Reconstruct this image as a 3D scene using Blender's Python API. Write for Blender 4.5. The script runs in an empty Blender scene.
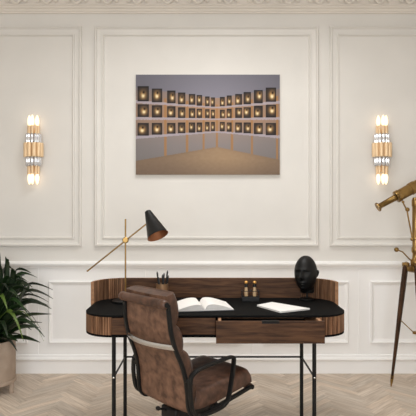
import bpy, bmesh, math, random
from mathutils import Vector, Matrix, noise
R = random.Random(7)
PI = math.pi
S = bpy.context.scene
COL = S.collection
EYE, F, WY = 1.33, 520.0, 4.194      # eye height, focal length in px, far wall distance
TOP = .755                           # desk height


def P(px, py, Y):
    return Vector(((px - 208) / F * Y, Y, EYE - (py - 208) / F * Y))


def lin(r, g, b):
    def c(v):
        v /= 255.
        return v / 12.92 if v <= .04045 else ((v + .055) / 1.055) ** 2.4
    return (c(r), c(g), c(b), 1)


# ---------------------------------------------------------------- materials
def mat(name, col, rough=.5, metal=0, spec=.5, **kw):
    m = bpy.data.materials.new(name)
    m.use_nodes = True
    b = m.node_tree.nodes['Principled BSDF']
    b.inputs['Base Color'].default_value = col
    b.inputs['Roughness'].default_value = rough
    b.inputs['Metallic'].default_value = metal
    b.inputs['Specular IOR Level'].default_value = spec
    for k, v in kw.items():
        b.inputs[k.replace('_', ' ')].default_value = v
    return m


def nd(m, t, **kw):
    n = m.node_tree.nodes.new(t)
    for k, v in kw.items():
        setattr(n, k, v)
    return n


def lk(m, a, b):
    m.node_tree.links.new(a, b)


def bsdf(m):
    return m.node_tree.nodes['Principled BSDF']


def textured(name, c1, c2, scale, stretch, rough=.5, detail=5, bump=0, tone=False, metal=0, lo=.35, hi=.65, dist=0, spec=.5):
    m = mat(name, c1, rough, metal, spec)
    tc = nd(m, 'ShaderNodeTexCoord')
    mp = nd(m, 'ShaderNodeMapping')
    mp.inputs['Scale'].default_value = stretch
    nz = nd(m, 'ShaderNodeTexNoise')
    nz.inputs['Scale'].default_value = scale
    nz.inputs['Detail'].default_value = detail
    nz.inputs['Distortion'].default_value = dist
    rp = nd(m, 'ShaderNodeValToRGB')
    rp.color_ramp.elements[0].position = lo
    rp.color_ramp.elements[1].position = hi
    rp.color_ramp.elements[0].color = c1
    rp.color_ramp.elements[1].color = c2
    lk(m, tc.outputs['Object'], mp.inputs['Vector'])
    lk(m, mp.outputs['Vector'], nz.inputs['Vector'])
    lk(m, nz.outputs['Fac'], rp.inputs['Fac'])
    out = rp.outputs['Color']
    if tone:
        at = nd(m, 'ShaderNodeAttribute', attribute_name='tone')
        mx = nd(m, 'ShaderNodeMix', data_type='RGBA', blend_type='MULTIPLY')
        mx.inputs[0].default_value = 1
        lk(m, out, mx.inputs[6])
        lk(m, at.outputs['Color'], mx.inputs[7])
        out = mx.outputs[2]
    lk(m, out, bsdf(m).inputs['Base Color'])
    if bump:
        bp = nd(m, 'ShaderNodeBump')
        bp.inputs['Strength'].default_value = bump
        bp.inputs['Distance'].default_value = .004
        lk(m, nz.outputs['Fac'], bp.inputs['Height'])
        lk(m, bp.outputs['Normal'], bsdf(m).inputs['Normal'])
    return m


M = {}
M['wall'] = textured('wall_paint', lin(221, 218, 213), lin(225, 222, 217), 3, (1, 1, 1), .75, spec=.25)
M['wainscot'] = textured('wainscot_paint', lin(244, 243, 242), lin(247, 246, 245), 3, (1, 1, 1), .6, spec=.3)
M['ceiling'] = textured('ceiling_paint', lin(224, 217, 208), lin(228, 221, 212), 3, (1, 1, 1), .8, spec=.2)
M['walnut_h'] = textured('walnut_horizontal', lin(42, 26, 17), lin(102, 70, 47), 6, (.9, 6, 9), .55, 7, .1, lo=.3, hi=.72, dist=.6, spec=.2)
M['walnut_v'] = textured('walnut_slats', lin(92, 62, 44), lin(152, 114, 86), 9, (7, 7, .8), .55, 6, .1, tone=True, lo=.3, hi=.7, spec=.2)
M['oak_edge'] = textured('wood_edge', lin(128, 90, 60), lin(158, 114, 76), 12, (1, 1, 4), .5)
M['drawer_wood'] = textured('drawer_side_wood', lin(168, 126, 94), lin(190, 148, 114), 10, (4, .6, 4), .55)
M['black_top'] = textured('black_desktop', lin(11, 11, 11), lin(14, 14, 14), 40, (1, 1, 1), .75, spec=.08)
M['black_metal'] = mat('black_powder_coat', lin(20, 20, 20), .45, .1, .3)
M['black_plain'] = mat('black_plain', lin(17, 16, 16), .5, 0, .3)
M['black_sculpture'] = textured('black_sculpture', lin(7, 7, 7), lin(11, 10, 10), 30, (1, 1, 1), .5, bump=.1, spec=.3)
M['leather'] = textured('brown_leather', lin(78, 55, 43), lin(138, 103, 82), 26, (1, 1, 1), .5, 9, .4, lo=.3, hi=.76, dist=.3, spec=.35)
M['leather_pad'] = textured('brown_leather_pad', lin(56, 38, 29), lin(102, 72, 57), 26, (1, 1, 1), .42, 9, .4, lo=.3, hi=.76, dist=.3, spec=.4)
M['steel'] = mat('polished_steel', (.7, .7, .7, 1), .22, 1)
M['brass'] = textured('aged_brass', lin(132, 104, 60), lin(162, 130, 80), 14, (1, 1, 1), .3, metal=.9)
M['brass_dark'] = textured('antique_brass', lin(112, 88, 50), lin(164, 132, 80), 12, (1, 1, 1), .3, metal=.92)
M['copper_in'] = mat('copper_lining', lin(158, 104, 72), .4, .7)
M['gold'] = mat('sconce_gold', lin(238, 207, 166), .35, .2)
M['bronze'] = textured('brushed_bronze', lin(128, 98, 70), lin(150, 116, 86), 10, (1, 1, 1), .45, metal=.6)
M['gold_ball'] = mat('gold_stopper', lin(224, 172, 98), .3, .9)
M['leg_wood'] = textured('tripod_dark_wood', lin(40, 26, 16), lin(74, 50, 32), 8, (6, 6, .8), .5, spec=.2)
M['pot'] = textured('beige_concrete', lin(166, 148, 132), lin(176, 158, 142), 14, (1, 1, 1), .8, spec=.2)
M['soil'] = textured('soil', lin(38, 28, 20), lin(70, 54, 40), 40, (1, 1, 1), .95)
M['paper'] = mat('paper_white', lin(240, 239, 237), .7, 0, .2)
M['page_edge'] = textured('page_edges', lin(196, 193, 190), lin(226, 224, 221), 30, (1, 1, 60), .8)
M['book_cover'] = mat('book_cover_grey', lin(70, 70, 72), .6)
M['pen_a'] = mat('pen_black', lin(24, 24, 26), .4)
M['pen_b'] = mat('pen_charcoal', lin(48, 48, 50), .5)
M['canvas_edge'] = mat('canvas_edge', lin(232, 228, 222), .8, 0, .2)


def leaf_mat():
    m = mat('leaf_green', lin(30, 54, 24), .38, 0, .5)
    at = nd(m, 'ShaderNodeAttribute', attribute_name='tone')
    rp = nd(m, 'ShaderNodeValToRGB')
    e = rp.color_ramp.elements
    e[0].color = lin(13, 27, 12)
    e[1].color = lin(112, 138, 58)
    x = e.new(.6)
    x.color = lin(36, 62, 26)
    lk(m, at.outputs['Fac'], rp.inputs['Fac'])
    lk(m, rp.outputs['Color'], bsdf(m).inputs['Base Color'])
    return m


M['leaf'] = leaf_mat()


def glass_mat(name, col, rough=.08):
    m = mat(name, col, rough)
    bsdf(m).inputs['Transmission Weight'].default_value = .75
    bsdf(m).inputs['IOR'].default_value = 1.45
    return m


M['crystal'] = mat('crystal_silver', lin(222, 222, 224), .1, .6)
M['bottle_glass'] = mat('bottle_frosted', lin(190, 160, 122), .3)


def emit(name, col, st):
    m = mat(name, col, .3)
    b = bsdf(m)
    b.inputs['Emission Color'].default_value = col
    b.inputs['Emission Strength'].default_value = st
    return m


M['bulb'] = emit('lit_bulb', (1, .80, .55, 1), 1.1)


def floor_mat():
    m = mat('herringbone_oak', lin(176, 158, 140), .5, 0, .35)
    uv = nd(m, 'ShaderNodeUVMap', uv_map='UVMap')
    mp = nd(m, 'ShaderNodeMapping')
    mp.inputs['Scale'].default_value = (3, 42, 1)
    nz = nd(m, 'ShaderNodeTexNoise')
    nz.inputs['Scale'].default_value = 1.6
    nz.inputs['Detail'].default_value = 6
    nz.inputs['Distortion'].default_value = .5
    rp = nd(m, 'ShaderNodeValToRGB')
    rp.color_ramp.elements[0].position = .28
    rp.color_ramp.elements[1].position = .72
    rp.color_ramp.elements[0].color = lin(186, 168, 150)
    rp.color_ramp.elements[1].color = lin(228, 214, 198)
    at = nd(m, 'ShaderNodeAttribute', attribute_name='tone')
    mx = nd(m, 'ShaderNodeMix', data_type='RGBA', blend_type='MULTIPLY')
    mx.inputs[0].default_value = 1
    lk(m, uv.outputs['UV'], mp.inputs['Vector'])
    lk(m, mp.outputs['Vector'], nz.inputs['Vector'])
    lk(m, nz.outputs['Fac'], rp.inputs['Fac'])
    lk(m, rp.outputs['Color'], mx.inputs[6])
    lk(m, at.outputs['Color'], mx.inputs[7])
    lk(m, mx.outputs[2], bsdf(m).inputs['Base Color'])
    return m


M['floor'] = floor_mat()


def attr_mat(name, attr, rough):
    m = mat(name, (1, 1, 1, 1), rough, 0, .2)
    at = nd(m, 'ShaderNodeAttribute', attribute_name=attr)
    lk(m, at.outputs['Color'], bsdf(m).inputs['Base Color'])
    return m


M['print'] = attr_mat('printed_picture', 'ink', .6)


# ---------------------------------------------------------------- mesh helpers
def link(name, bm, mats, parent=None, smooth=False, angle=40):
    me = bpy.data.meshes.new(name)
    bmesh.ops.recalc_face_normals(bm, faces=bm.faces)
    bm.to_mesh(me)
    bm.free()
    for k in (mats if isinstance(mats, (list, tuple)) else [mats]):
        me.materials.append(M[k])
    if smooth:
        me.shade_smooth()
        me.set_sharp_from_angle(angle=math.radians(angle))
    o = bpy.data.objects.new(name, me)
    COL.objects.link(o)
    if parent:
        o.parent = parent
    return o


def thing(name, label, cat, loc=(0, 0, 0), rz=0, group=None):
    o = bpy.data.objects.new(name, None)
    COL.objects.link(o)
    o.location = loc
    o.rotation_euler = (0, 0, rz)
    o.empty_display_size = .05
    tag(o, label, cat, group)
    return o


def tag(o, label, cat, group=None):
    o['label'] = label
    o['category'] = cat
    if group:
        o['group'] = group
    return o


def struct(o):
    o['kind'] = 'structure'
    return o


def nb():
    return bmesh.new()


def box(bm, a, b, bev=0, seg=2, mi=0):
    r = bmesh.ops.create_cube(bm, size=1)
    vs = r['verts']
    a, b = Vector(a), Vector(b)
    for v in vs:
        v.co = Vector([a[i] + (v.co[i] + .5) * (b[i] - a[i]) for i in range(3)])
    fs = set(f for v in vs for f in v.link_faces)
    for f in fs:
        f.material_index = mi
    if bev:
        es = set(e for v in vs for e in v.link_edges)
        r = bmesh.ops.bevel(bm, geom=list(es), offset=bev, segments=seg, affect='EDGES', profile=.5, clamp_overlap=True)
        for f in r['faces']:
            f.material_index = mi
    return vs


def smooth_path(pts, n=6, closed=False):
    pts = [Vector(p) for p in pts]
    out = []
    N = len(pts)
    for i in range(N if closed else N - 1):
        if closed:
            p0, p1, p2, p3 = pts[i - 1], pts[i], pts[(i + 1) % N], pts[(i + 2) % N]
        else:
            p1, p2 = pts[i], pts[i + 1]
            p0 = pts[i - 1] if i else p1 * 2 - p2
            p3 = pts[i + 2] if i + 2 < N else p2 * 2 - p1
        for k in range(n):
            t = k / n
            out.append(.5 * ((2 * p1) + (p2 - p0) * t + (2 * p0 - 5 * p1 + 4 * p2 - p3) * t * t + (3 * p1 - p0 - 3 * p2 + p3) * t ** 3))
    if not closed:
        out.append(pts[-1])
    return out


def sweep(bm, pts, r, n=12, up=None, ry=None, closed=False, mi=0, cap=True, square=False):
    """tube along pts; r may be a list; ry = second half-width along the binormal (flat section)."""
    pts = [Vector(p) for p in pts]
    N = len(pts)
    rs = r if isinstance(r, (list, tuple)) else [r] * N
    rings = []
    prev = None
    for i, p in enumerate(pts):
        if closed:
            t = pts[(i + 1) % N] - pts[i - 1]
        else:
            t = pts[min(i + 1, N - 1)] - pts[max(i - 1, 0)]
        t.normalize()
        if up is not None:
            a = Vector(up) - t * t.dot(Vector(up))
            a.normalize()
        elif prev is None:
            h = Vector((0, 0, 1)) if abs(t.z) < .9 else Vector((0, 1, 0))
            a = (h - t * t.dot(h)).normalized()
        else:
            a = (prev - t * t.dot(prev)).normalized()
        prev = a
        b = t.cross(a)
        ring = []
        for k in range(n):
            w = 2 * PI * (k + .5) / n
            c, s = math.cos(w), math.sin(w)
            if square:
                q = max(abs(c), abs(s))
                c, s = c / q, s / q
                l = math.hypot(c, s)
                if l > 1.2:
                    c, s = c * 1.2 / l, s * 1.2 / l
            ring.append(bm.verts.new(p + a * (c * rs[i]) + b * (s * (ry if ry else rs[i]))))
        rings.append(ring)
    for i in range(N if closed else N - 1):
        A, B = rings[i], rings[(i + 1) % N]
        for k in range(n):
            f = bm.faces.new((A[k], A[(k + 1) % n], B[(k + 1) % n], B[k]))
            f.material_index = mi
    if cap and not closed:
        bm.faces.new(rings[0][::-1]).material_index = mi
        bm.faces.new(rings[-1]).material_index = mi


def lathe(bm, prof, n=32, loc=(0, 0, 0), axis=None, mi=0, closed_prof=False):
    """prof = [(r, h)], about +Z or 'axis', from loc."""
    M4 = Matrix.Translation(Vector(loc))
    if axis is not None:
        M4 = M4 @ Vector((0, 0, 1)).rotation_difference(Vector(axis).normalized()).to_matrix().to_4x4()
    rings = []
    for r, h in prof:
        if r < 1e-6:
            rings.append([bm.verts.new(M4 @ Vector((0, 0, h)))])
        else:
            rings.append([bm.verts.new(M4 @ Vector((r * math.cos(2 * PI * k / n), r * math.sin(2 * PI * k / n), h))) for k in range(n)])
    L = len(rings)
    for i in range(L if closed_prof else L - 1):
        A, B = rings[i], rings[(i + 1) % L]
        for k in range(n):
            k2 = (k + 1) % n
            if len(A) == 1 and len(B) == 1:
                continue
            if len(A) == 1:
                f = bm.faces.new((A[0], B[k2], B[k]))
            elif len(B) == 1:
                f = bm.faces.new((A[k], A[k2], B[0]))
            else:
                f = bm.faces.new((A[k], A[k2], B[k2], B[k]))
            f.material_index = mi
    if not closed_prof:
        if len(rings[0]) > 1:
            bm.faces.new(rings[0][::-1]).material_index = mi
        if len(rings[-1]) > 1:
            bm.faces.new(rings[-1]).material_index = mi


def prism(bm, pts, z0, z1, bev=0, mi=0):
    a = [bm.verts.new((p[0], p[1], z0)) for p in pts]
    b = [bm.verts.new((p[0], p[1], z1)) for p in pts]
    n = len(pts)
    fs = [bm.faces.new(a[::-1]), bm.faces.new(b)]
    for i in range(n):
        fs.append(bm.faces.new((a[i], a[(i + 1) % n], b[(i + 1) % n], b[i])))
    for f in fs:
        f.material_index = mi
    if bev:
        es = [e for f in fs[:2] for e in f.edges]
        bmesh.ops.bevel(bm, geom=es, offset=bev, segments=2, affect='EDGES', profile=.5)


def ball(bm, c, r, seg=20, mi=0, sc=(1, 1, 1)):
    q = bmesh.ops.create_uvsphere(bm, u_segments=seg, v_segments=seg // 2, radius=1)
    for v in q['verts']:
        v.co = Vector(c) + Vector((v.co.x * r * sc[0], v.co.y * r * sc[1], v.co.z * r * sc[2]))
        for f in v.link_faces:
            f.material_index = mi


# ---------------------------------------------------------------- the room
XL, XR, YB, CZ = -2.7, 2.7, -1.0, 3.1


def wx(px):
    return (px - 208) / F * WY


def wz(py):
    return EYE - (py - 208) / F * WY


def build_floor():
    bm = nb()
    L, w = .33, .055
    uvl = bm.loops.layers.uv.new('UVMap')
    tl = bm.faces.layers.float_color.new('tone')
    rot = Matrix.Rotation(PI / 4, 2)
    ox, oy = .62, 3.2
    K = 90
    for m in range(-12, 13):
        for k in range(-K, K):
            for kind in (0, 1):
                if kind == 0:
                    x0, y0, x1, y1 = k * w + m * L, k * w - m * L, k * w + m * L + L, k * w - m * L + w
                else:
                    x0, y0, x1, y1 = k * w + m * L + L, k * w - m * L + w - L, k * w + m * L + L + w, k * w - m * L + w
                g = .0006
                c = rot @ Vector(((x0 + x1) / 2, (y0 + y1) / 2))
                if abs(c.x + ox) > XR + .15 or c.y + oy < YB - .15 or c.y + oy > WY + .15:
                    continue
                vs = []
                for (x, y) in ((x0 + g, y0 + g), (x1 - g, y0 + g), (x1 - g, y1 - g), (x0 + g, y1 - g)):
                    p = rot @ Vector((x, y))
                    vs.append(bm.verts.new((p.x + ox, p.y + oy, 0)))
                f = bm.faces.new(vs)
                t = R.uniform(.80, 1.06)
                wm = R.uniform(-.025, .025)
                f[tl] = (t * (1 + wm), t, t * (1 - wm), 1)
                u0, v0 = R.uniform(0, 50), R.uniform(0, 50)
                st = ((0, 0), (L, 0), (L, w), (0, w)) if kind == 0 else ((0, 0), (0, w), (L, w), (L, 0))
                for lp, (a, b) in zip(f.loops, st):
                    lp[uvl].uv = (u0 + a, v0 + b)
    # dark bed below the planks
    vs = [bm.verts.new(v) for v in ((XL - .12, YB - .12, -.004), (XR + .12, YB - .12, -.004), (XR + .12, WY + .12, -.004), (XL - .12, WY + .12, -.004))]
    f = bm.faces.new(vs)
    f[tl] = (.6, .56, .52, 1)
    me = bpy.data.meshes.new('floor')
    bm.to_mesh(me)
    bm.free()
    me.materials.append(M['floor'])
    o = bpy.data.objects.new('floor', me)
    COL.objects.link(o)
    struct(o)


build_floor()
DADO = wz(266)
bm = nb()
box(bm, (XL, WY, 0), (XR, WY + .12, DADO), mi=1)
box(bm, (XL, WY, DADO), (XR, WY + .12, CZ), mi=0)
struct(link('wall_back', bm, ['wall', 'wainscot']))
bm = nb()
box(bm, (XL - .12, YB, 0), (XL, WY + .12, CZ))
struct(link('wall_left', bm, 'wall'))
bm = nb()
box(bm, (XR, YB, 0), (XR + .12, WY + .12, CZ))
struct(link('wall_right', bm, 'wall'))
bm = nb()
box(bm, (XL - .12, YB - .12, CZ), (XR + .12, WY + .12, CZ + .1))
struct(link('ceiling', bm, 'ceiling'))
# wall behind the camera with a wide window
WX0, WX1, WZ0, WZ1 = -1.5, 1.2, .5, 2.7
bm = nb()
box(bm, (XL, YB - .12, 0), (WX0, YB, CZ))
box(bm, (WX1, YB - .12, 0), (XR, YB, CZ))
box(bm, (WX0, YB - .12, 0), (WX1, YB, WZ0))
box(bm, (WX0, YB - .12, WZ1), (WX1, YB, CZ))
struct(link('wall_front', bm, 'wall'))
bm = nb()
for a, b in (((WX0, WZ0), (WX0 + .06, WZ1)), ((WX1 - .06, WZ0), (WX1, WZ1)), ((WX0, WZ0), (WX1, WZ0 + .06)), ((WX0, WZ1 - .06), (WX1, WZ1)),
             ((-.63, WZ0), (-.57, WZ1)), ((.27, WZ0), (.33, WZ1))):
    box(bm, (a[0], YB - .09, a[1]), (b[0], YB - .03, b[1]))
struct(link('window_1', bm, 'wainscot'))

# baseboard, dado rail, crown: profiles run along X
def run_profile(name, prof, mk):
    bm = nb()
    a = [bm.verts.new((XL, WY - p, z)) for p, z in prof]
    b = [bm.verts.new((XR, WY - p, z)) for p, z in prof]
    n = len(prof)
    for i in range(n):
        bm.faces.new((a[i], a[(i + 1) % n], b[(i + 1) % n], b[i]))
    bm.faces.new(a)
    bm.faces.new(b[::-1])
    return bm


bm = run_profile('b', [(0, 0), (.018, 0), (.018, .098), (.022, .103), (.03, .112), (.028, .122), (.016, .131), (.012, .146), (0, .15)], 0)
struct(link('baseboard_back', bm, 'wainscot'))
z0, z1 = wz(268.5), wz(261)
h = z1 - z0
bm = run_profile('d', [(0, z0), (.010, z0), (.014, z0 + .2 * h), (.030, z0 + .42 * h), (.036, z0 + .62 * h), (.034, z0 + .78 * h), (.022, z0 + .86 * h), (.016, z1), (0, z1)], 0)
struct(link('trim_1', bm, 'wainscot'))
# crown moulding with a run of carved scrolls
zc = wz(14)
prof = [(0, zc), (.014, zc), (.016, zc + .014), (.026, zc + .016), (.030, zc + .028), (.048, zc + .036), (.052, zc + .044), (.066, zc + .048), (.07, zc + .052),
        (.058, zc + .056), (.058, zc + .118), (.085, zc + .122), (.10, zc + .15), (.14, zc + .19), (.2, CZ), (0, CZ)]
bm = run_profile('c', prof, 0)
zo = zc + .082
x = -2.6
while x < 2.6:
    sp = [(x + .055 + r_ * math.cos(t), WY - .082, zo + r_ * math.sin(t)) for t, r_ in ((k * .5, .031 - .0019 * k) for k in range(14))]
    sweep(bm, sp, [.0115 - .0004 * k for k in range(14)], 6)
    sweep(bm, smooth_path([(x + .086, WY - .078, zo), (x + .12, WY - .08, zo - .026), (x + .17, WY - .078, zo + .012), (x + .22, WY - .076, zo + .03)], 4), .0105, 6)
    for q in range(5):
        a_ = .3 + q * .5
        ball(bm, (x + .165 + .03 * math.cos(a_), WY - .076, zo - .012 + .026 * math.sin(a_)), .014, 8, 0, (1.2, 1, 1))
    ball(bm, (x + .055, WY - .08, zo), .009, 8)
    x += .24
struct(link('trim_2', bm, 'ceiling', smooth=True, angle=35))


def frame(name, x0, x1, z0, z1, prof, mk):
    bm = nb()
    rings = []
    for u, v in prof:
        rings.append([bm.verts.new((X, WY - v, Z)) for X, Z in ((x0 + u, z0 + u), (x1 - u, z0 + u), (x1 - u, z1 - u), (x0 + u, z1 - u))])
    for A, B in zip(rings, rings[1:]):
        for k in range(4):
            bm.faces.new((A[k], A[(k + 1) % 4], B[(k + 1) % 4], B[k]))
    for k in range(4):
        bm.faces.new((rings[0][k], rings[0][(k + 1) % 4], rings[-1][(k + 1) % 4], rings[-1][k]))
    return struct(link(name, bm, mk))


UP = [(0, 0), (0, .022), (.006, .030), (.014, .029), (.018, .015), (.026, .009), (.056, .007), (.060, .018), (.069, .020), (.075, .007), (.078, 0)]
LO = [(0, 0), (.001, .014), (.008, .019), (.015, .010), (.022, .006), (.034, 0)]
n = 3
for a, b in ((-90, 82), (95, 318), (329.5, 505)):
    frame('trim_%d' % n, wx(a), wx(b), wz(246), wz(27), UP, 'wall')
    n += 1
for a in (-165, -58, 49, 155.5, 262.5, 370, 477):
    frame('trim_%d' % n, wx(a), wx(a + 86), wz(343), wz(281), LO, 'wainscot')
    n += 1
for a in (-69, 38, 145, 252, 359, 466):
    bm = nb()
    box(bm, (wx(a) - .004, WY - .004, .14), (wx(a) + .004, WY + .01, z0 + .01), .0015)
    struct(link('trim_%d' % n, bm, 'wainscot'))
    n += 1

# ---------------------------------------------------------------- the picture
def build_print():
    c0, c1 = P(135.8, 174.7, WY - .03), P(279.8, 74.6, WY - .03)
    W, H = c1.x - c0.x, c1.z - c0.z
    root = thing('canvas_print', 'wide unframed picture of a gallery corner with rows of lit dark panels, on the wall', 'picture', ((c0.x + c1.x) / 2, WY - .002, (c0.z + c1.z) / 2))
    bm = nb()
    box(bm, (-W / 2 + .001, -.026, -H / 2 + .001), (W / 2 - .001, 0, H / 2 - .001))
    link('stretcher', bm, 'canvas_edge', root)
    nx, ny = 292, 204
    vs, cols, fs = [], [], []
    uc = .564
    lpx = [(137.5, 149), (152, 162), (167, 175.5), (178, 185.5), (189, 195), (196.6, 202), (205, 209.6), (210.8, 214.8)]
    rpx = [(220, 225), (226.6, 231.6), (235, 242), (243.5, 251), (254, 263), (265.5, 276)]
    pan = []
    for (a, b) in lpx + rpx:
        u = ((a + b) / 2 - 135.8) / 144
        q = (uc - u) / uc if u < uc else (u - uc) / (1 - uc) * .95
        for r in range(3):
            t = (98, 110, 122)[r] + (-13, -6.5, 1.2)[r] * q
            bt = (106.8, 118.3, 130.8)[r] + (-6, -1.2, 5.4)[r] * q
            pan.append((u, ((t + bt) / 2 - 74.6) / 100, (b - a) / 144, (bt - t) / 100, R.uniform(-.25, .25), R.uniform(-.3, .05), R.uniform(.85, 1.15)))
    posts = [(.205, .8), (.356, .9), (.47, .9), (.564, 1), (.668, .85), (.806, .8), (.981, .6)]

    def mix(a, b, t):
        t = min(1, max(0, t))
        return tuple(p + (q - p) * t for p, q in zip(a, b))
    for j in range(ny + 1):
        v = 1 - j / ny
        for i in range(nx + 1):
            u = i / nx
            q = (uc - u) / uc if u < uc else (u - uc) / (1 - uc) * .92
            fl = .722 + .14 * q
            n1 = noise.noise(Vector((u * 40, v * 40, 3)))
            if v > fl:
                c = mix((138, 116, 96), (172, 144, 114), math.exp(-((u - .62) ** 2) / .09))
                c = mix(c, (112, 94, 82), (v - .84) / .3)
                c = mix(c, (120, 98, 80), .25 * math.exp(-(v - fl) / .02))
                c = tuple(k + 4 * n1 for k in c)
            else:
                c = mix((112, 110, 120), (148, 145, 158), math.exp(-((u - .55) ** 2) / .16) * (.55 + 1.6 * v))
                wt, wb = .235 - .105 * q, .57 + .06 * q
                if v > wt:
                    g = max(0., 1 - abs(v - .40) / .3)
                    c = mix(c, (186, 140, 100), .95 * g ** .6 * (1 - .35 * q))
                if v > wb:
                    c = mix(c, (160, 146, 140), .8)
                    c = mix(c, (122, 118, 118), (v - wb) * 1.6 + .45 * q)
                for pu, k in posts:
                    if abs(u - pu) < .0075 and v > .30 - .1 * q:
                        c = mix(c, (176, 128, 80), .8)
                for r in range(3):
                    sv = (.330, .446, .572)[r] + (-.06, -.010, .055)[r] * q + .006 * noise.noise(Vector((u * 90, r * 7., 1)))
                    if abs(v - sv) < .007 + .008 * q:
                        c = mix(c, (184, 176, 188), .8)
            for (pu, pv, pw, ph, gx, gy, gs) in pan:
                if abs(u - pu) < pw / 2 and abs(v - pv) < ph / 2:
                    ex, ey = (u - pu) / pw * 2, (v - pv) / ph * 2
                    c = (36, 32, 33)
                    if max(abs(ex), abs(ey)) < .82:
                        c = mix((50, 43, 41), (226, 168, 100), gs * math.exp(-((ex - gx) ** 2 + (ey - gy - .1) ** 2) / .34))
                        c = mix(c, (255, 240, 196), 1.3 * gs * math.exp(-((ex - gx) ** 2 + (ey - gy - .25) ** 2) / .06))
                        c = mix(c, (22, 18, 18), math.exp(-((ex - gx - .1) ** 2 + (ey - gy + .22) ** 2) / .04))
                    break
            vs.append((-W / 2 + u * W, -.0275, H / 2 - v * H))
            cols.extend([min(1, k * .82) for k in lin(*c)[:3]] + [1])
    for j in range(ny):
        for i in range(nx):
            a = j * (nx + 1) + i
            fs.append((a, a + 1, a + nx + 2, a + nx + 1))
    me = bpy.data.meshes.new('printed_face')
    me.from_pydata(vs, [], fs)
    at = me.attributes.new('ink', 'FLOAT_COLOR', 'POINT')
    at.data.foreach_set('color', cols)
    me.materials.append(M['print'])
    o = bpy.data.objects.new('printed_face', me)
    COL.objects.link(o)
    o.parent = root
    # thickness for the printed sheet
    md = o.modifiers.new('Solidify', 'SOLIDIFY')
    md.thickness = .0012
    md.offset = 0


build_print()


# ---------------------------------------------------------------- sconces
def build_sconce(px, label):
    c = P(px, 150, WY - .05)
    root = thing('wall_sconce', label, 'wall light', (c.x, WY, c.z), 0, 'pair of tiered wall sconces')
    bm = nb()
    lathe(bm, [(0, 0), (.05, 0), (.05, .012), (.03, .018), (0, .018)], 24, (0, 0, 0), (0, -1, 0))
    box(bm, (-.02, -.03, -.17), (.02, -.001, .17), .003)
    link('backplate', bm, 'gold', root, True)
    bm = nb()
    cy = -.05
    for k in range(6):
        a = PI + PI * k / 5
        lathe(bm, [(.0165, -.056), (.0175, -.053), (.0175, .053), (.0165, .056), (.013, .056), (.013, -.056)], 16, (.062 * math.cos(a), cy + .045 * math.sin(a), 0), closed_prof=True)
    link('tube_band', bm, 'gold', root, True)
    for s in (1, -1):
        bm = nb()
        for k in range(7):
            a = PI + PI * k / 6
            x, y = .052 * math.cos(a), cy + .036 * math.sin(a)
            lathe(bm, [(0, s * .052), (.011, s * .055), (.0135, s * .075), (.012, s * .1), (.0135, s * .118), (.007, s * .13), (0, s * .131)], 8, (x, y, 0))
        link('crystal_band', bm, 'crystal', root)
        bm = nb()
        for k in range(5):
            a = PI + PI * k / 4
            x, y = .039 * math.cos(a), cy + .028 * math.sin(a)
            lathe(bm, [(.0095, s * .11), (.0105, s * .113), (.0105, s * .188), (.0095, s * .192), (0, s * .192)], 14, (x, y, 0))
        link('candle_tube', bm, 'gold', root, True)
        for k in range(3):
            x, y = (-.031, 0, .031)[k], cy + (-.004, -.028, -.004)[k]
            b2 = nb()
            lathe(b2, [(0, s * .19), (.009, s * .192), (.0165, s * .215), (.0155, s * .238), (.010, s * .262), (.003, s * .275), (0, s * .277)], 14, (x, y, 0))
            link('bulb', b2, 'bulb', root, True)
    return root


build_sconce(33.5, 'gold tube and crystal wall sconce on the wall above the potted plant')
build_sconce(382, 'gold tube and crystal wall sconce on the wall above the telescope')

# ---------------------------------------------------------------- the desk
DX0, DX1, DY0, DY1, DR = -.688, .768, 2.781, 3.330, .17


def outline(off=0, step=.012, r=DR):
    """closed rounded rectangle, counter-clockwise from the front-left flat start; returns points, normals"""
    pts = []
    x0, x1, y0, y1 = DX0 - off, DX1 + off, DY0 - off, DY1 + off
    r = r + off
    for cx, cy, a0 in ((x1 - r, y0 + r, -PI / 2), (x1 - r, y1 - r, 0), (x0 + r, y1 - r, PI / 2), (x0 + r, y0 + r, PI)):
        for k in range(17):
            a = a0 + PI / 2 * k / 16
            pts.append((cx + r * math.cos(a), cy + r * math.sin(a)))
    return pts


def path_len(pts, step):
    """resample an open polyline at about 'step'; returns points and outward normals"""
    V = [Vector(p) for p in pts]
    d = [0]
    for a, b in zip(V, V[1:]):
        d.append(d[-1] + (b - a).length)
    n = max(2, round(d[-1] / step))
    out = []
    j = 0
    for k in range(n + 1):
        s = d[-1] * k / n
        while j < len(d) - 2 and d[j + 1] < s:
            j += 1
        t = (s - d[j]) / max(1e-9, d[j + 1] - d[j])
        p = V[j].lerp(V[j + 1], t)
        tg = (V[j + 1] - V[j]).normalized()
        out.append((p, Vector((tg.y, -tg.x))))
    return out


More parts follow.
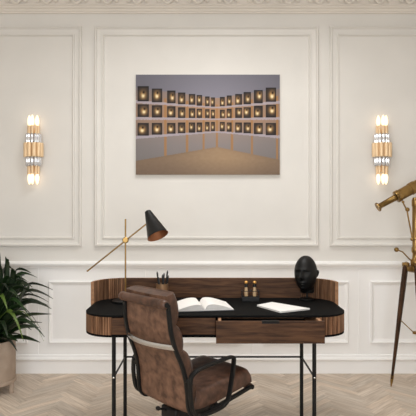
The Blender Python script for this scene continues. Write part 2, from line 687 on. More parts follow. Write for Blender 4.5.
def slat_wall(bm, path, step, z0, z1, th, outer=True, inner=False, mi_slat=0, mi_edge=0):
    """upright wall along an open path; outer at +normal*0, inner at -th; grooves between slats"""
    tl = bm.faces.layers.float_color.get('tone') or bm.faces.layers.float_color.new('tone')
    P_ = path_len(path, step / 5)
    n = (len(P_) - 1)
    prev = None
    tone = 1
    for i, (p, nm) in enumerate(P_):
        g = .009 if i % 5 == 0 and 0 < i < n else 0
        po = p - nm * (g if outer else 0)
        pi = p - nm * (th - (g if inner else 0))
        ring = [bm.verts.new((po.x, po.y, z0)), bm.verts.new((po.x, po.y, z1)), bm.verts.new((pi.x, pi.y, z1)), bm.verts.new((pi.x, pi.y, z0))]
        if i % 5 == 0:
            nxt = R.uniform(.5, 1.2)
        if prev:
            for k in range(4):
                f = bm.faces.new((prev[k], ring[k], ring[(k + 1) % 4], prev[(k + 1) % 4]))
                f[tl] = (tone, tone * .99, tone * .97, 1)
                f.material_index = mi_edge if k in (1, 3) else mi_slat
        else:
            f = bm.faces.new(ring)
            f.material_index = mi_edge
            f[tl] = (1, 1, 1, 1)
        tone = nxt
        prev = ring
    f = bm.faces.new(prev[::-1])
    f.material_index = mi_edge
    f[tl] = (1, 1, 1, 1)


desk = thing('desk', 'walnut writing desk with black top, curved slatted ends and thin black legs', 'desk', (.038, 3.06, 0))
DO = Vector((.038, 3.06, 0))
_real_link = link


def dlink(name, bm, mats, parent, smooth=False, angle=40):
    bmesh.ops.translate(bm, verts=bm.verts, vec=-DO)
    return _real_link(name, bm, mats, parent, smooth, angle)


bm = nb()
prism(bm, outline(0), TOP - .010, TOP, .0015)
dlink('tabletop', bm, 'black_top', desk)
bm = nb()
prism(bm, outline(-.001), .6375, .6495, .001)
dlink('bottom_panel', bm, 'black_top', desk)
BZ0, BZ1 = .6495, TOP - .010
full = outline(0)
# order of 'full': front-right corner, back-right, back-left, front-left
bm = nb()
slat_wall(bm, full, .0150, BZ0, BZ1, .016)
dlink('slatted_case', bm, 'walnut_v', desk, True, 20)
FX0, FX1 = DX0 + DR, DX1 - DR
DVX = .033
bm = nb()
box(bm, (DVX - .008, DY0 + .025, BZ0), (DVX + .004, DY1 - .02, BZ1))
dlink('divider', bm, 'black_top', desk)
bm = nb()
box(bm, (FX1 + .001, DY0 + .004, BZ0), (FX1 + .014, DY1 - .02, BZ1))
dlink('divider', bm, 'black_top', desk)


def drawer(x0, x1, yf, z0, z1, open_):
    bm = nb()
    box(bm, (x0, yf, z0), (x1, yf + .018, z1), .0015, mi=0)
    yb = yf + .44
    a, b = x0 + .012, x1 - .012
    zt, zb = z1 - .001, z0 + .03
    box(bm, (a, yf + .018, zb), (a + .016, yb, zt), .001, mi=1)
    box(bm, (b - .016, yf + .018, zb), (b, yb, zt), .001, mi=1)
    box(bm, (a + .016, yb - .014, zb), (b - .016, yb, zt), mi=1)
    box(bm, (a + .016, yf + .018, zb), (b - .016, yb - .014, zb + .008), mi=2)
    d = dlink('drawer', bm, ['walnut_h', 'drawer_wood', 'black_top'], desk)
    bm = nb()
    xm = (x0 + x1) / 2
    box(bm, (xm - .045, yf - .010, z1 - .004), (xm + .045, yf + .016, z1 + .002), .001)
    box(bm, (xm - .045, yf - .010, z1 - .010), (xm + .045, yf - .006, z1 + .002), .001)
    h_ = dlink('handle', bm, 'black_metal', d)
    h_['label'] = 'black metal pull tab'
    return d


d1 = drawer(.0415, .606, 2.694, .627, .7425, True)
d1['label'] = 'drawer pulled open'
drawer(FX0 + .002, .0405, DY0 + .001, .652, .741, False)
# gallery rail round the back
rail = []
off = .023
yend = 3.155
rail = [(DX1 + off, yend)] + [p for p in outline(off) if p[1] > yend] + [(DX0 - off, yend)]
bm = nb()
tl = bm.faces.layers.float_color.new('tone')
slat_wall(bm, [q for q in rail if q[0] > DX1 - DR - .001] + [(DX1 - DR, DY1 + off)], .0150, .70, .881, .02, True, True, 0, 1)
slat_wall(bm, [(DX0 + DR, DY1 + off)] + [q for q in rail if q[0] < DX0 + DR + .001], .0150, .70, .881, .02, True, True, 0, 1)
box(bm, (DX0 + DR, DY1 + off - .02, .70), (DX1 - DR, DY1 + off, .881), mi=2)
for f in bm.faces:
    if f.material_index == 2:
        f.normal_update()
        if f.normal.z > .9:
            f.material_index = 1
dlink('back_rail', bm, ['walnut_v', 'oak_edge', 'walnut_h'], desk, True, 20)
# legs
LX = (-.5245, .592)
LYF, LYR = 2.897, 3.29
for x in LX:
    for y in (LYF, LYR):
        bm = nb()
        lathe(bm, [(.0085, 0), (.0115, .003), (.0115, .6375)], 16, (x, y, 0))
        dlink('leg', bm, 'black_metal', desk, True)
    bm = nb()
    sweep(bm, [(x, LYF, .388), (x, LYR, .388)], .0055, 10)
    dlink('brace', bm, 'black_metal', desk, True)
    bm = nb()
    lathe(bm, [(0, 0), (.006, 0), (.005, .0035), (0, .005)], 12, (x, LYF - .0105, .388), (0, -1, 0))
    dlink('bolt', bm, 'steel', desk, True)
bm = nb()
sweep(bm, [(LX[0], LYR, .388), (LX[1], LYR, .388)], .0055, 10)
dlink('crossbar', bm, 'black_metal', desk, True)

# ---------------------------------------------------------------- the chair (local: +x its right, +y forward)
TH = math.radians(43)
u = Vector((math.cos(TH), math.sin(TH), 0))
A0 = Vector((-.308, 2.516, 0))
PY = .33
def taper(z):
    return 1 - .105 * min(1, max(0, (z - .45) / .43))


chair = thing('desk_chair', 'brown leather soft pad office chair with black arms, drawn up to the desk', 'chair', A0 + u * PY, TH - PI / 2)
HW = .197
prof = [(.004, .884), (.011, .82), (.019, .75), (.043, .667), (.074, .60), (.096, .53), (.106, .46), (.108, .42), (.116, .375), (.140, .344), (.185, .334), (.26, .340), (.36, .357), (.46, .373), (.545, .388)]
pp = smooth_path([(0, y - PY, z) for y, z in prof], 5)
for s in (1, -1):
    bm = nb()
    sweep(bm, [p + Vector((s * HW * taper(p.z), 0, 0)) for p in pp], .011, 12, up=(1, 0, 0), ry=.009, square=True)
    link('side_frame', bm, 'black_metal', chair, True)
    bm = nb()
    arm = [(.104, .545), (.14, .566), (.20, .575), (.28, .581), (.355, .586), (.382, .580), (.385, .555), (.372, .48), (.354, .405), (.338, .372), (.305, .354), (.25, .347), (.19, .346), (.145, .352), (.112, .382), (.097, .45), (.095, .505)]
    ap = smooth_path([(s * (HW + .031), y - PY, z) for y, z in arm], 4, True)
    sweep(bm, ap, .0125, 12, up=(1, 0, 0), ry=.0075, closed=True, square=True)
    for yy, zz in ((.098, .52), (.25, .347)):
        box(bm, (min(s * (HW - .005), s * (HW + .030)), yy - PY - .008, zz - .008), (max(s * (HW - .005), s * (HW + .030)), yy - PY + .008, zz + .008), .002)
    link('armrest', bm, 'black_metal', chair, True)


def pad_strip(path, halfw, th, segs, name, mk, back_off=.004):
    """cushion: follows path (list of (y,z)), puffed on the side of the left-hand normal, pinched into segs pads"""
    bm = nb()
    pts = smooth_path([(0, a, b) for a, b in path], 8)
    N = len(pts)
    nx = 25
    d = [0]
    for a, b in zip(pts, pts[1:]):
        d.append(d[-1] + (b - a).length)
    front, back = [], []
    for i, p in enumerate(pts):
        t = pts[min(i + 1, N - 1)] - pts[max(i - 1, 0)]
        t.normalize()
        nm = Vector((0, -t.z, t.y))
        q = d[i] / d[-1] * segs
        w = abs(math.sin(PI * q)) ** .38 if segs > 1 else (1 - abs(2 * q - 1) ** 22) ** .45
        fr, bk = [], []
        for k in range(nx):
            e = -1 + 2 * k / (nx - 1)
            pf = (1 - abs(e) ** 10) ** .5 if abs(e) < 1 else 0
            x = halfw * e * (1 - .012 * (1 - w))
            fr.append(bm.verts.new(p + nm * (back_off + .012 + (th - .012) * (.42 + .58 * w) * (.55 + .45 * pf)) + Vector((x, 0, 0))))
            bk.append(bm.verts.new(p + nm * (back_off - .006 * (1 - e * e)) + Vector((x, 0, 0))))
        front.append(fr)
        back.append(bk)
    for i in range(N - 1):
        for k in range(nx - 1):
            bm.faces.new((front[i][k], front[i][k + 1], front[i + 1][k + 1], front[i + 1][k])).material_index = 1
            bm.faces.new((back[i][k], back[i + 1][k], back[i + 1][k + 1], back[i][k + 1]))
        for k in (0, nx - 1):
            bm.faces.new((front[i][k], front[i + 1][k], back[i + 1][k], back[i][k])).material_index = 1
    for i in (0, N - 1):
        for k in range(nx - 1):
            bm.faces.new((front[i][k], back[i][k], back[i][k + 1], front[i][k + 1])).material_index = 1
    for v in bm.verts:
        v.co.x *= taper(v.co.z)
    return link(name, bm, mk, chair, True, 60)


# backrest goes downward in path order so that the left-hand normal points forward
bpath = [(.002 - PY, .920), (.006 - PY, .90), (.011 - PY, .82), (.019 - PY, .75), (.043 - PY, .667), (.074 - PY, .60), (.096 - PY, .53), (.108 - PY, .45), (.114 - PY, .378), (.128 - PY, .350)]
pad_strip(bpath, HW - .008, .078, 4, 'backrest', ['leather', 'leather_pad'])
spath = [(.150 - PY, .362), (.21 - PY, .357), (.30 - PY, .363), (.40 - PY, .377), (.50 - PY, .393), (.562 - PY, .403)]
pad_strip(spath, HW - .004, .082, 1, 'seat', ['leather', 'leather_pad'], .006)
# rolls
bm = nb()
ry, rz = -.011 - PY, .886
prof_r = [(0, -.190), (.012, -.190), (.0185, -.186), (.0225, -.175), (.0225, -.152), (.0212, -.147), (.0225, -.142), (.0225, .142), (.0212, .147), (.0225, .152), (.0225, .175), (.0185, .186), (.012, .190), (0, .190)]
prof_r = [(a, b * .98) for a, b in prof_r]
lathe(bm, prof_r, 24, (0, ry, rz), (1, 0, 0))
roll = link('headrest_roll', bm, 'leather_pad', chair, True)
bm = nb()
bm.free()
for s in (1, -1):
    bm = nb()
    lathe(bm, [(0, 0), (.012, 0), (.012, .004), (0, .006)], 20, (s * .186, ry, rz), (s, 0, 0))
    link('end_cap', bm, 'black_plain', roll, True)
bm = nb()
lathe(bm, [(0, -.198), (.012, -.196), (.016, -.185), (.0165, .185), (.012, .196), (0, .198)], 20, (0, .558 - PY, .383), (1, 0, 0))
roll2 = link('seat_roll', bm, 'leather_pad', chair, True)
bm = nb()
bm.free()
for s in (1, -1):
    bm = nb()
    lathe(bm, [(0, 0), (.012, 0), (.012, .004), (0, .006)], 20, (s * .197, .558 - PY, .383), (s, 0, 0))
    link('end_cap', bm, 'black_plain', roll2, True)
# polished spreader bowed behind the back
bm = nb()
sp = smooth_path([(x * HW * .955, .036 - PY - .044 * (1 - x * x), .683) for x in (-1, -.85, -.6, -.3, 0, .3, .6, .85, 1)], 3)
sweep(bm, sp, .0135, 12, up=(0, 0, 1), ry=.005, square=True)
st = link('back_spreader', bm, 'steel', chair, True)
st['label'] = 'polished steel crossbar'
# under-seat mechanism, lever, column, star base, castors
bm = nb()
box(bm, (-.17, .30 - PY, .333), (.17, .335 - PY, .349), .004)
box(bm, (-.06, -.185, .262), (.06, .11, .328), .012, 3)
lathe(bm, [(.05, .23), (.055, .236), (.055, .27), (.045, .278)], 24)
link('tilt_mechanism', bm, 'black_plain', chair, True)
bm = nb()
sweep(bm, [(-.015, -.17, .305), (-.02, -.20, .316), (-.022, -.225, .326)], .006, 10)
ball(bm, (-.023, -.229, .328), .011, 14, 0, (1.4, 1, 1))
link('lever', bm, 'black_plain', chair, True)
bm = nb()
lathe(bm, [(.026, .09), (.026, .16), (.018, .162), (.018, .255)], 20)
link('column', bm, 'black_metal', chair, True)
for k in range(5):
    a = 2 * PI * k / 5 + .3
    dvec = Vector((math.cos(a), math.sin(a), 0))
    bm = nb()
    sweep(bm, [dvec * .01 + Vector((0, 0, .118)), dvec * .14 + Vector((0, 0, .108)), dvec * .27 + Vector((0, 0, .085))], [.026, .021, .014], 10, up=(0, 0, 1), ry=.018)
    leg = link('base_leg', bm, 'black_metal', chair, True)
    bm = nb()
    side = Vector((-dvec.y, dvec.x, 0))
    c = dvec * .265 + Vector((0, 0, .028))
    for s in (1, -1):
        lathe(bm, [(0, 0), (.024, 0), (.028, .003), (.028, .014), (.024, .017), (0, .017)], 18, c + side * (s * .006), side * s)
    sweep(bm, [c + Vector((0, 0, 0)), c + Vector((0, 0, .06))], .006, 8)
    link('castor', bm, 'black_plain', leg, True)

# ---------------------------------------------------------------- things on the desk
# desk lamp
LY = 3.18
lb = P(125.5, 302, LY)
lamp = thing('desk_lamp', 'desk lamp with black cone shade and long brass arm on the left of the desk', 'lamp', (lb.x, LY, TOP))
sc_ = F / LY


def lp(px, py, dy=0):
    return Vector(((px - 125.5) / sc_, dy, EYE - (py - 208) / sc_ - TOP))


bm = nb()
lathe(bm, [(.0, 0), (.080, 0), (.082, .003), (.082, .010), (.079, .013), (.02, .015), (.01, .022), (0, .022)], 40)
link('base', bm, 'black_metal', lamp, True)
bm = nb()
sweep(bm, [(0, 0, .018), lp(125.5, 220)], .0048, 12)
ball(bm, lp(125.5, 219.7), .0055, 12)
link('pole', bm, 'brass', lamp, True)
bm = nb()
lathe(bm, [(0, -.022), (.014, -.022), (.0165, -.019), (.0165, .004), (.019, .006), (.019, .017), (.015, .021), (0, .021)], 24, lp(126, 240, -.006), (0, -1, 0))
lathe(bm, [(0, -.017), (.010, -.017), (.010, .017), (0, .017)], 20, lp(125.5, 240), (0, 0, 1))
link('joint_knob', bm, 'brass_dark', lamp, True)
arm_y = -.014
bm = nb()
sweep(bm, [lp(88, 270.7, arm_y), lp(146.5, 224, arm_y)], .0046, 12)
ball(bm, lp(88, 270.7, arm_y), .0055, 12)
link('arm', bm, 'brass', lamp, True)
a0, a1 = lp(147.6, 211.5, arm_y + .02), lp(158.8, 235.3, arm_y - .045)
ax = a1 - a0
L_ = ax.length
bm = nb()
lathe(bm, [(0, -.004), (.012, -.004), (.019, 0), (.0205, .004), (.0655, L_), (.0665, L_ + .0005)], 48, a0, ax)
bm.faces.ensure_lookup_table()
# inside lining
big = [f for f in bm.faces if len(f.verts) == 48]
bmesh.ops.delete(bm, geom=big, context='FACES_ONLY')
lathe(bm, [(.0663, L_ + .0005), (.0635, L_ - .001), (.019, .008), (0, .008)], 48, a0, ax, mi=1)
big = [f for f in bm.faces if len(f.verts) == 48]
bmesh.ops.delete(bm, geom=big, context='FACES_ONLY')
sh = link('lamp_shade', bm, ['black_metal', 'copper_in'], lamp, True, 50)
bm = nb()
axn = ax.normalized()
lathe(bm, [(0, .02), (.014, .02), (.014, .06), (.022, .085), (.024, .1), (.016, .118), (0, .124)], 20, a0, ax)
link('bulb', bm, 'paper', sh, True)

# pen cup and pens
cx, cyy = -.283, 3.20
bm = nb()
lathe(bm, [(0, 0), (.036, 0), (.038, .002), (.038, .108), (.0375, .110), (.0355, .110), (.0350, .108), (.0350, .004), (0, .004)], 36)
cup = link('pen_cup', bm, 'bronze', None, True)
cup.location = (cx, cyy, TOP)
tag(cup, 'round brass pen cup standing on the desk behind the chair', 'cup')
pens = [(-.022, .004, -.030, .000, .185, 'pen_a', 'black pencil at the far left of the brass cup'),
        (-.010, -.016, -.020, -.006, .150, 'pen_b', 'short charcoal pen second from the left in the brass cup'),
        (.004, .014, .002, .012, .165, 'pen_a', 'black pen standing upright in the middle of the brass cup'),
        (.008, -.014, .014, -.012, .178, 'pen_b', 'charcoal brush pen just right of centre in the brass cup'),
        (.016, .010, .034, .006, .190, 'pen_a', 'tall black pencil leaning to the right in the brass cup'),
        (.022, -.008, .040, -.010, .162, 'pen_a', 'shorter black pen leaning against the right rim of the brass cup')]
for bx, by, tx, ty, ln, mk, lab in pens:
    bm = nb()
    a = Vector((bx * .6, by * .6, .006))
    b = Vector((tx, ty, ln))
    dd = (b - a).normalized()
    n_ = (b - a).length
    lathe(bm, [(0, 0), (.004, 0), (.0042, .004), (.0042, n_ - .035), (.0052, n_ - .03), (.0052, n_ - .012), (.0015, n_), (0, n_)], 12, a, dd)
    o = link('pen', bm, mk, None, True)
    o.location = (cx, cyy, TOP)
    tag(o, lab, 'pen', 'pens in the brass cup')

# open book
book = thing('open_book', 'open book with white pages lying on the desk beside the chair', 'book', (-.036, 3.005, TOP), math.radians(9))
BD = .235
for s, nm in ((-1, 'left'), (1, 'right')):
    bm = nb()
    NX, NY = 18, 6
    top, bot = [], []
    for i in range(NX + 1):
        t = i / NX
        x = s * (.001 + .162 * t)
        zt = .006 + .021 * math.sin(PI * min(1, t * 1.02) ** .62) + .012 * (1 - t) * min(1, t * 9) + .003
        tr, br = [], []
        for j in range(NY + 1):
            y = -BD / 2 + BD * j / NY
            tr.append(bm.verts.new((x, y, zt)))
            br.append(bm.verts.new((x, y, .0045)))
        top.append(tr)
        bot.append(br)
    for i in range(NX):
        for j in range(NY):
            bm.faces.new((top[i][j], top[i + 1][j], top[i + 1][j + 1], top[i][j + 1]))
            bm.faces.new((bot[i][j], bot[i][j + 1], bot[i + 1][j + 1], bot[i + 1][j]))
        for j in (0, NY):
            bm.faces.new((top[i][j], top[i + 1][j], bot[i + 1][j], bot[i][j])).material_index = 1
    for i in (0, NX):
        for j in range(NY):
            bm.faces.new((top[i][j], top[i][j + 1], bot[i][j + 1], bot[i][j])).material_index = 1
    link('page_block', bm, ['paper', 'page_edge'], book, True, 40)
bm = nb()
box(bm, (-.168, -BD / 2 - .003, .0005), (.168, BD / 2 + .003, .004), .001)
link('cover', bm, 'book_cover', book)

# bottles in a black stand
sx, sy = .262, 3.215
root = thing('bottle_stand', 'small black stand with wire rail holding two gold topped bottles', 'stand', (sx, sy, TOP))
bm = nb()
box(bm, (-.054, -.028, 0), (.054, .028, .030), .003)
link('base', bm, 'black_plain', root)
bm = nb()
for x in (-.052, .052):
    for y in (-.026, .026):
        sweep(bm, [(x, y, .02), (x, y, .064)], .0022, 8)
sweep(bm, [(-.052, -.026, .064), (.052, -.026, .064), (.052, .026, .064), (-.052, .026, .064)], .0022, 8, closed=True, up=(0, 0, 1))
sweep(bm, [(0, -.026, .064), (0, .026, .064)], .0022, 8)
link('wire_rail', bm, 'black_plain', root, True)
for bx, lab in ((-.026, 'slim frosted bottle with gold ball stopper on the left in the black stand'), (.026, 'slim frosted bottle with gold ball stopper on the right in the black stand')):
    t = thing('bottle', lab, 'bottle', (sx + bx, sy, TOP + .0302), 0, 'bottles in the black stand')
    bm = nb()
    lathe(bm, [(0, 0), (.0105, 0), (.0115, .003), (.0115, .03), (.0095, .04), (.0085, .058), (0, .058)], 24)
    link('flask', bm, 'bottle_glass', t, True)
    bm = nb()
    lathe(bm, [(.008, .056), (.012, .058), (.0125, .066), (.0085, .076)], 20)
    link('collar', bm, 'black_plain', t, True)
    bm = nb()
    ball(bm, (0, 0, .084), .0115, 20)
    link('stopper', bm, 'gold_ball', t, True)

# white booklet
pts = [P(256.8, 305.2, .567 * F / 97.2), P(280.5, 311.8, .567 * F / 103.8), P(310, 308.6, .567 * F / 100.6), P(272, 302.2, .567 * F / 94.2)]
cen = sum((Vector((p.x, p.y, 0)) for p in pts), Vector()) / 4
note = thing('notebook', 'thin white blank notebook lying askew on the right of the desk', 'notebook', (cen.x, cen.y, TOP))


def quadprism(bm, q, z0, z1, sc=1, mi=0):
    prism(bm, [((p.x - cen.x) * sc, (p.y - cen.y) * sc) for p in q], z0, z1, 0, mi)


bm = nb()
quadprism(bm, pts, .001, .0025)
link('back_cover', bm, 'page_edge', note)
bm = nb()
quadprism(bm, pts, .0027, .0085, .99)
link('page_block', bm, 'page_edge', note)
bm = nb()
quadprism(bm, pts, .0087, .0098, 1)
link('front_cover', bm, 'paper', note)

# black head
HY = 3.25
head = thing('head_sculpture', 'black sculpted bald head on a thin stem at the back of the desk', 'sculpture', (.611, HY, TOP), math.radians(-28))
bm = nb()
q = bmesh.ops.create_uvsphere(bm, u_segments=72, v_segments=56, radius=1)


def gs(x, z, x0, z0, sx_, sz_):
    return math.exp(-((x - x0) / sx_) ** 2 - ((z - z0) / sz_) ** 2)


for v in q['verts']:
    x, y, z = v.co
    hw, hd, hh = .067, .084, .112
    t = max(0, -z)
    wide = 1 - .22 * t ** 1.6 + .04 * gs(0, z, 0, .25, 1, .4)
    # fuller than an ellipsoid towards the jaw
    full = (1 - abs(z) ** 2.9) ** .5 / max(1e-4, (1 - z * z) ** .5) if abs(z) < .999 else 1
    k = full if z < 0 else 1 + (full - 1) * .35
    X = x * hw * wide * k
    if y < 0:
        Y = y * hd * (1 - .10 * t ** 2) * k
    else:
        Y = y * hd * (1 - .40 * min(1, t * 1.25) ** 1.1) * (1 + (k - 1) * .5)
    Z = z * hh
    if y < .15:
        fx, fz = X, Z
        d = 0
        d += .021 * gs(fx, fz, 0, -.016, .011, .014) + .010 * gs(fx, fz, 0, .008, .008, .02)
        d += .006 * gs(fx, fz, .024, .033, .022, .009) + .006 * gs(fx, fz, -.024, .033, .022, .009)
        d -= .013 * gs(fx, fz, .026, .014, .015, .011) + .013 * gs(fx, fz, -.026, .014, .015, .011)
        d += .006 * gs(fx, fz, .026, .013, .008, .006) + .006 * gs(fx, fz, -.026, .013, .008, .006)
        d += .010 * gs(fx, fz, 0, -.048, .02, .006) + .010 * gs(fx, fz, 0, -.061, .017, .006)
        d -= .003 * gs(fx, fz, 0, -.0545, .018, .003)
        d += .012 * gs(fx, fz, 0, -.086, .022, .012)
        d += .004 * gs(fx, fz, .042, -.012, .014, .016) + .004 * gs(fx, fz, -.042, -.012, .014, .016)
        Y -= d * min(1, max(0, (.15 - y) * 2))
    v.co = Vector((X, Y, Z + .166))
# neck stump, cut flat
sweep(bm, [(0, .030, .043), (0, .030, .049), (0, .026, .084), (0, .020, .139)], [.040, .043, .044, .047], 32)
for s in (1, -1):
    ear = smooth_path([(s * .062, .008, .147), (s * .070, .020, .159), (s * .073, .026, .175), (s * .071, .018, .185), (s * .065, .006, .181), (s * .062, .002, .167)], 4, True)
    sweep(bm, ear, .0055, 8, closed=True)
    ball(bm, (s * .064, .012, .166), .016, 12, 0, (.35, .6, 1.1))
hd_ = link('head', bm, 'black_sculpture', head, True, 70)
md = hd_.modifiers.new('Remesh', 'REMESH')
md.mode = 'VOXEL'
md.voxel_size = .0026
md.use_smooth_shade = True
md = hd_.modifiers.new('Smooth', 'SMOOTH')
md.iterations = 3
bm = nb()
lathe(bm, [(.006, .008), (.006, .08)], 12, (0, .028, 0))
link('stem', bm, 'black_plain', head, True)
bm = nb()
lathe(bm, [(0, 0), (.045, 0), (.046, .002), (.046, .008), (.044, .010), (0, .010)], 32, (0, .012, 0))
link('base', bm, 'black_plain', head, True)

# ---------------------------------------------------------------- the plant
PX, PYY = -1.567, 3.76
plant = thing('potted_plant', 'leafy green strap leaved plant in a round beige pot on short legs', 'plant', (PX, PYY, 0))
bm = nb()
lathe(bm, [(0, .094), (.164, .094), (.167, .099), (.167, .378), (.165, .381), (.155, .381), (.153, .378), (.150, .34), (0, .34)], 48)
link('pot', bm, 'pot', plant, True)
bm = nb()
lathe(bm, [(.150, .076), (.171, .076), (.172, .078), (.172, .098), (.1695, .1), (.150, .1)], 48, closed_prof=True)
st = link('stand_ring', bm, 'pot', plant, True)
for k in range(4):
    a = -.12 + k * PI / 2
    bm = nb()
    dv = Vector((math.cos(a), math.sin(a), 0))
    sweep(bm, [dv * .152 + Vector((0, 0, 0)), dv * .155 + Vector((0, 0, .080))], .017, 12)
    link('leg', bm, 'pot', plant, True)
bm = nb()
lathe(bm, [(0, .352), (.06, .356), (.12, .350), (.150, .344), (.1495, .338), (0, .338)], 36)
for v in bm.verts:
    if v.co.z > .343:
        v.co.z += R.uniform(-.003, .006)
link('soil', bm, 'soil', plant, True)


def leaf(bm, tl, base, az, rise, reach, wid, droop, tone):
    """one arching blade with a folded midrib; rise = height gained at the crest, reach = horizontal run"""
    n_ = 12
    d = Vector((math.cos(az), math.sin(az), 0))
    sd = Vector((-d.y, d.x, 0))
    tw = R.choice((-1, 1)) * R.uniform(.35, 1.1)
    rows = []
    for i in range(n_ + 1):
        t = i / n_
        p = base + d * (reach * (t ** 1.15)) + Vector((0, 0, rise * (1 - (1 - min(1, t / .72)) ** 2) - droop * max(0, t - .55) ** 2 * 5))
        w = wid * (math.sin(PI * min(1, .12 + .88 * t) ** .8) ** .8 if t < 1 else 0.02)
        w = max(w, .0015)
        s_ = (sd + Vector((0, 0, tw))).normalized()
        rows.append([bm.verts.new(p + s_ * (w * e) + Vector((0, 0, abs(e) * w * .35))) for e in (-1, -.5, 0, .5, 1)])
    for a, b in zip(rows, rows[1:]):
        for k in range(4):
            f = bm.faces.new((a[k], a[k + 1], b[k + 1], b[k]))
            f[tl] = (tone, tone, tone, 1)


bm = nb()
tl = bm.faces.layers.float_color.new('tone')
RL = random.Random(21)
for k in range(58):
    az = k * 2.39996 + RL.uniform(-.2, .2)
    el = RL.uniform(.25, 1.0)
    ln = RL.uniform(.40, .60)
    reach = min(ln * math.cos(el * 1.45) + .05, .40)
    rise = ln * math.sin(el * 1.45) * .95
    leaf(bm, tl, Vector((math.cos(az) * .03, math.sin(az) * .03, .36)), az, rise, reach, RL.uniform(.023, .032), .02 + .10 * (1 - el), RL.choice((.02, .08, .14, .2, .28, .36)))
for k in range(20):
    az = RL.uniform(-2.4, .9)
    leaf(bm, tl, Vector((math.cos(az) * .06, math.sin(az) * .06, .35)), az, RL.uniform(.05, .22), RL.uniform(.2, .37), RL.uniform(.022, .03), RL.uniform(.0, .06), RL.choice((.02, .08, .14, .2, .3)))
for bx, az, rise, reach in ((.045, -1.5, .64, .07), (.10, -1.3, .60, .08), (.0, -1.8, .66, .06), (.12, -1.0, .52, .14), (.06, -1.4, .54, .12), (.16, -1.1, .46, .14),
                            (.08, 1.5, .56, .08), (.14, 1.3, .46, .12), (-.06, -1.6, .60, .08), (-.1, -1.7, .52, .1), (.19, -.9, .40, .16), (.02, -1.2, .47, .16)):
    leaf(bm, tl, Vector((bx * .5, 0, .37)), az, rise, reach, RL.uniform(.022, .027), 0, RL.choice((.05, .12, .2, .3)))
    bm.verts.ensure_lookup_table()
    for v in bm.verts[-65:]:
        v.co.x += bx * .7 * min(1, max(0, (v.co.z - .4) / .4))
# the long leaves that make the outline on the right and at the top
for az, rise, reach, wid, droop, tone in ((-.3, .27, .42, .026, .16, .3), (.1, .30, .40, .019, .05, .2), (-.1, .16, .40, .024, .12, .35), (-.55, .33, .40, .02, .1, .55),
                                          (.3, .36, .36, .02, .03, .15), (-.2, .43, .30, .018, .03, .3), (.0, .22, .38, .02, .22, .95), (-.5, .24, .33, .02, .2, .9), (-.8, .36, .28, .02, .1, .85),
                                          (.2, .64, .05, .022, 0, .25), (2.6, .66, .06, .022, 0, .3), (-1.2, .60, .09, .022, 0, .2)):
    leaf(bm, tl, Vector((0, 0, .37)), az, rise, reach, wid, droop, tone)
fo = link('foliage', bm, 'leaf', plant, True, 60)
md = fo.modifiers.new('Solidify', 'SOLIDIFY')
md.thickness = .0012

# ---------------------------------------------------------------- the telescope
TX, TY = 1.507, 3.779
tel = thing('telescope', 'antique brass telescope standing on a dark wooden tripod at the right', 'telescope', (TX, TY, 0))
tsc = F / TY


def tp(px, py, dy=0):
    return Vector(((px - 208) / tsc - TX, dy, EYE - (py - 208) / tsc))


e0 = tp(377.6, 207.3)
dirv = (tp(416, 186.2) - e0).normalized()
bm = nb()
lathe(bm, [(0, .004), (.018, 0), (.033, -.002), (.035, .003), (.034, .009), (.024, .016), (.020, .026), (.0225, .13), (.0235, .132), (.0235, .155), (.0225, .157), (.0225, .17), (0, .17)], 36, e0, dirv)
link('eyepiece', bm, 'brass_dark', tel, True)
bm = nb()
lathe(bm, [(0, .150), (.035, .150), (.0435, .153), (.0445, .158), (.0445, .18), (.041, .184), (.041, .47), (.0435, .472), (.0435, .50), (.041, .502), (.041, .80), (.049, .803), (.050, .87), (.047, .90), (.043, .90), (.041, .885), (0, .885)], 40, e0, dirv)
tube = link('tube', bm, 'brass_dark', tel, True)
# clamp band and focus knob
bm = nb()
lathe(bm, [(.041, .27), (.046, .271), (.046, .31), (.041, .311)], 40, e0, dirv, closed_prof=True)
link('clamp', bm, 'brass', tube, True)
bm = nb()
side = Vector((0, -1, 0))
lathe(bm, [(0, 0), (.006, 0), (.006, .02), (.014, .021), (.014, .032), (0, .033)], 18, e0 + dirv * .17 + side * .04, side)
link('focus_knob', bm, 'brass', tube, True)
bm = nb()
# pillar from the tripod head up to the tube
top_ = tp(415.4, 196)
lathe(bm, [(0, .905), (.03, .905), (.034, .92), (.034, .95), (.022, .965), (.020, 1.0), (.027, 1.01), (.027, 1.04), (.021, 1.05), (.0215, 1.10), (.026, 1.105), (.026, 1.12), (.0225, 1.125), (.0225, 1.34), (.026, 1.345), (.026, 1.385), (.018, 1.405), (0, 1.41)], 28)
link('pillar', bm, 'brass', tel, True)
bm = nb()
ps = [tp(401.5, 202.5, -.03), tp(405.5, 211, -.03), tp(411, 238, -.022)]
sweep(bm, ps, .0055, 10)
ball(bm, tp(405.8, 209.5, -.03), .016, 16)
ball(bm, tp(411, 239, -.02), .013, 14)
ball(bm, tp(401.5, 202, -.03), .010, 12)
link('strut', bm, 'brass', tel, True)
bm = nb()
sweep(bm, [tp(395, 249.3, -.03), tp(401, 251.5, -.03), tp(408, 258.5, -.02), tp(412, 261, 0)], .005, 10)
ball(bm, tp(395, 249.3, -.03), .0175, 18)
link('handle', bm, 'brass_dark', tel, True)
bm = nb()
lathe(bm, [(0, .865), (.045, .865), (.062, .875), (.066, .89), (.066, .905), (.045, .912), (0, .912)], 32)
link('tripod_head', bm, 'brass_dark', tel, True)
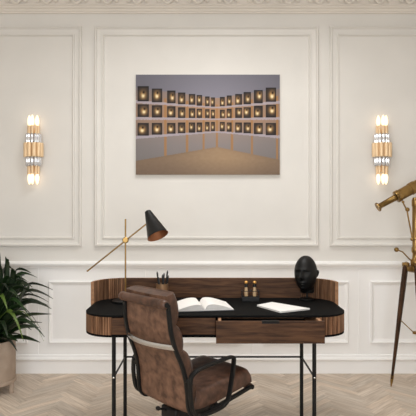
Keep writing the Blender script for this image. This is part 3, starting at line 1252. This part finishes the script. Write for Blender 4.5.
for deg in (150, 270, 30):
    a = math.radians(deg)
    d = Vector((math.cos(a), math.sin(a), 0))
    sd = Vector((-d.y, d.x, 0))
    t0, t1 = d * .066 + Vector((0, 0, .915)), d * .17 + Vector((0, 0, 0))
    bm = nb()
    for s in (1, -1):
        pth = [t0.lerp(t1, k) + sd * (s * (.017 * (1 - k * .82))) for k in (0, .2, .4, .6, .8, .93)]
        sweep(bm, pth, [.0165, .017, .015, .0125, .010, .008], 8, up=sd, square=True)
    lg = link('leg', bm, 'leg_wood', tel, True)
    bm = nb()
    lathe(bm, [(0, -.03), (.020, -.03), (.020, .03), (0, .03)], 18, t0, sd)
    box(bm, tuple(t0 - Vector((.022, .022, .012))), tuple(t0 + Vector((.022, .022, .016))), .005)
    link('hinge', bm, 'brass_dark', lg, True)
    bm = nb()
    ax_ = (t1 - t0)
    lathe(bm, [(.0115, .90 * ax_.length), (.0125, .905 * ax_.length), (.0105, .95 * ax_.length), (.004, .995 * ax_.length), (0, ax_.length)], 14, t0, ax_)
    link('tip', bm, 'brass', lg, True)
    bm = nb()
    q0 = t0.lerp(t1, .44)
    sweep(bm, [q0, Vector((d.x * .012, d.y * .012, .425))], .0035, 8)
    link('spreader', bm, 'brass', tel, True)
bm = nb()
lathe(bm, [(0, .415), (.018, .415), (.020, .42), (.020, .432), (0, .436)], 20)
link('spreader_hub', bm, 'brass', tel, True)

# ---------------------------------------------------------------- light, camera
def area(name, loc, rot, sx_, sy_, power, col):
    l = bpy.data.lights.new(name, 'AREA')
    l.shape = 'RECTANGLE'
    l.size, l.size_y = sx_, sy_
    l.energy = power
    l.color = col
    o = bpy.data.objects.new(name, l)
    COL.objects.link(o)
    o.location = loc
    o.rotation_euler = rot
    return o


area('window_daylight', ((WX0 + WX1) / 2, YB - .16, (WZ0 + WZ1) / 2), (PI / 2, 0, 0), WX1 - WX0, WZ1 - WZ0, 92, (.95, .985, 1))
cl = area('ceiling_lamp', (.1, 2.75, CZ - .06), (0, 0, 0), 1.2, .9, 30, (1, .99, .97))
cl.data.spread = math.radians(164)
w = bpy.data.worlds.new('World')
S.world = w
w.use_nodes = True
w.node_tree.nodes['Background'].inputs[0].default_value = (.9, .95, 1, 1)
w.node_tree.nodes['Background'].inputs[1].default_value = 1.0

cam = bpy.data.cameras.new('Camera')
cam.sensor_width = 36
cam.sensor_fit = 'HORIZONTAL'
cam.lens = F / 416 * 36
co = bpy.data.objects.new('Camera', cam)
COL.objects.link(co)
co.location = (0, 0, EYE)
co.rotation_euler = (PI / 2, 0, 0)
S.camera = co
vs = S.view_settings
S.display_settings.display_device = 'sRGB'
vs.view_transform = 'Standard'
vs.look = 'None'
vs.exposure = 0
vs.gamma = 1
vs.use_curve_mapping = False
S.cycles.use_denoising = True
S.cycles.max_bounces = 10
S.cycles.diffuse_bounces = 6
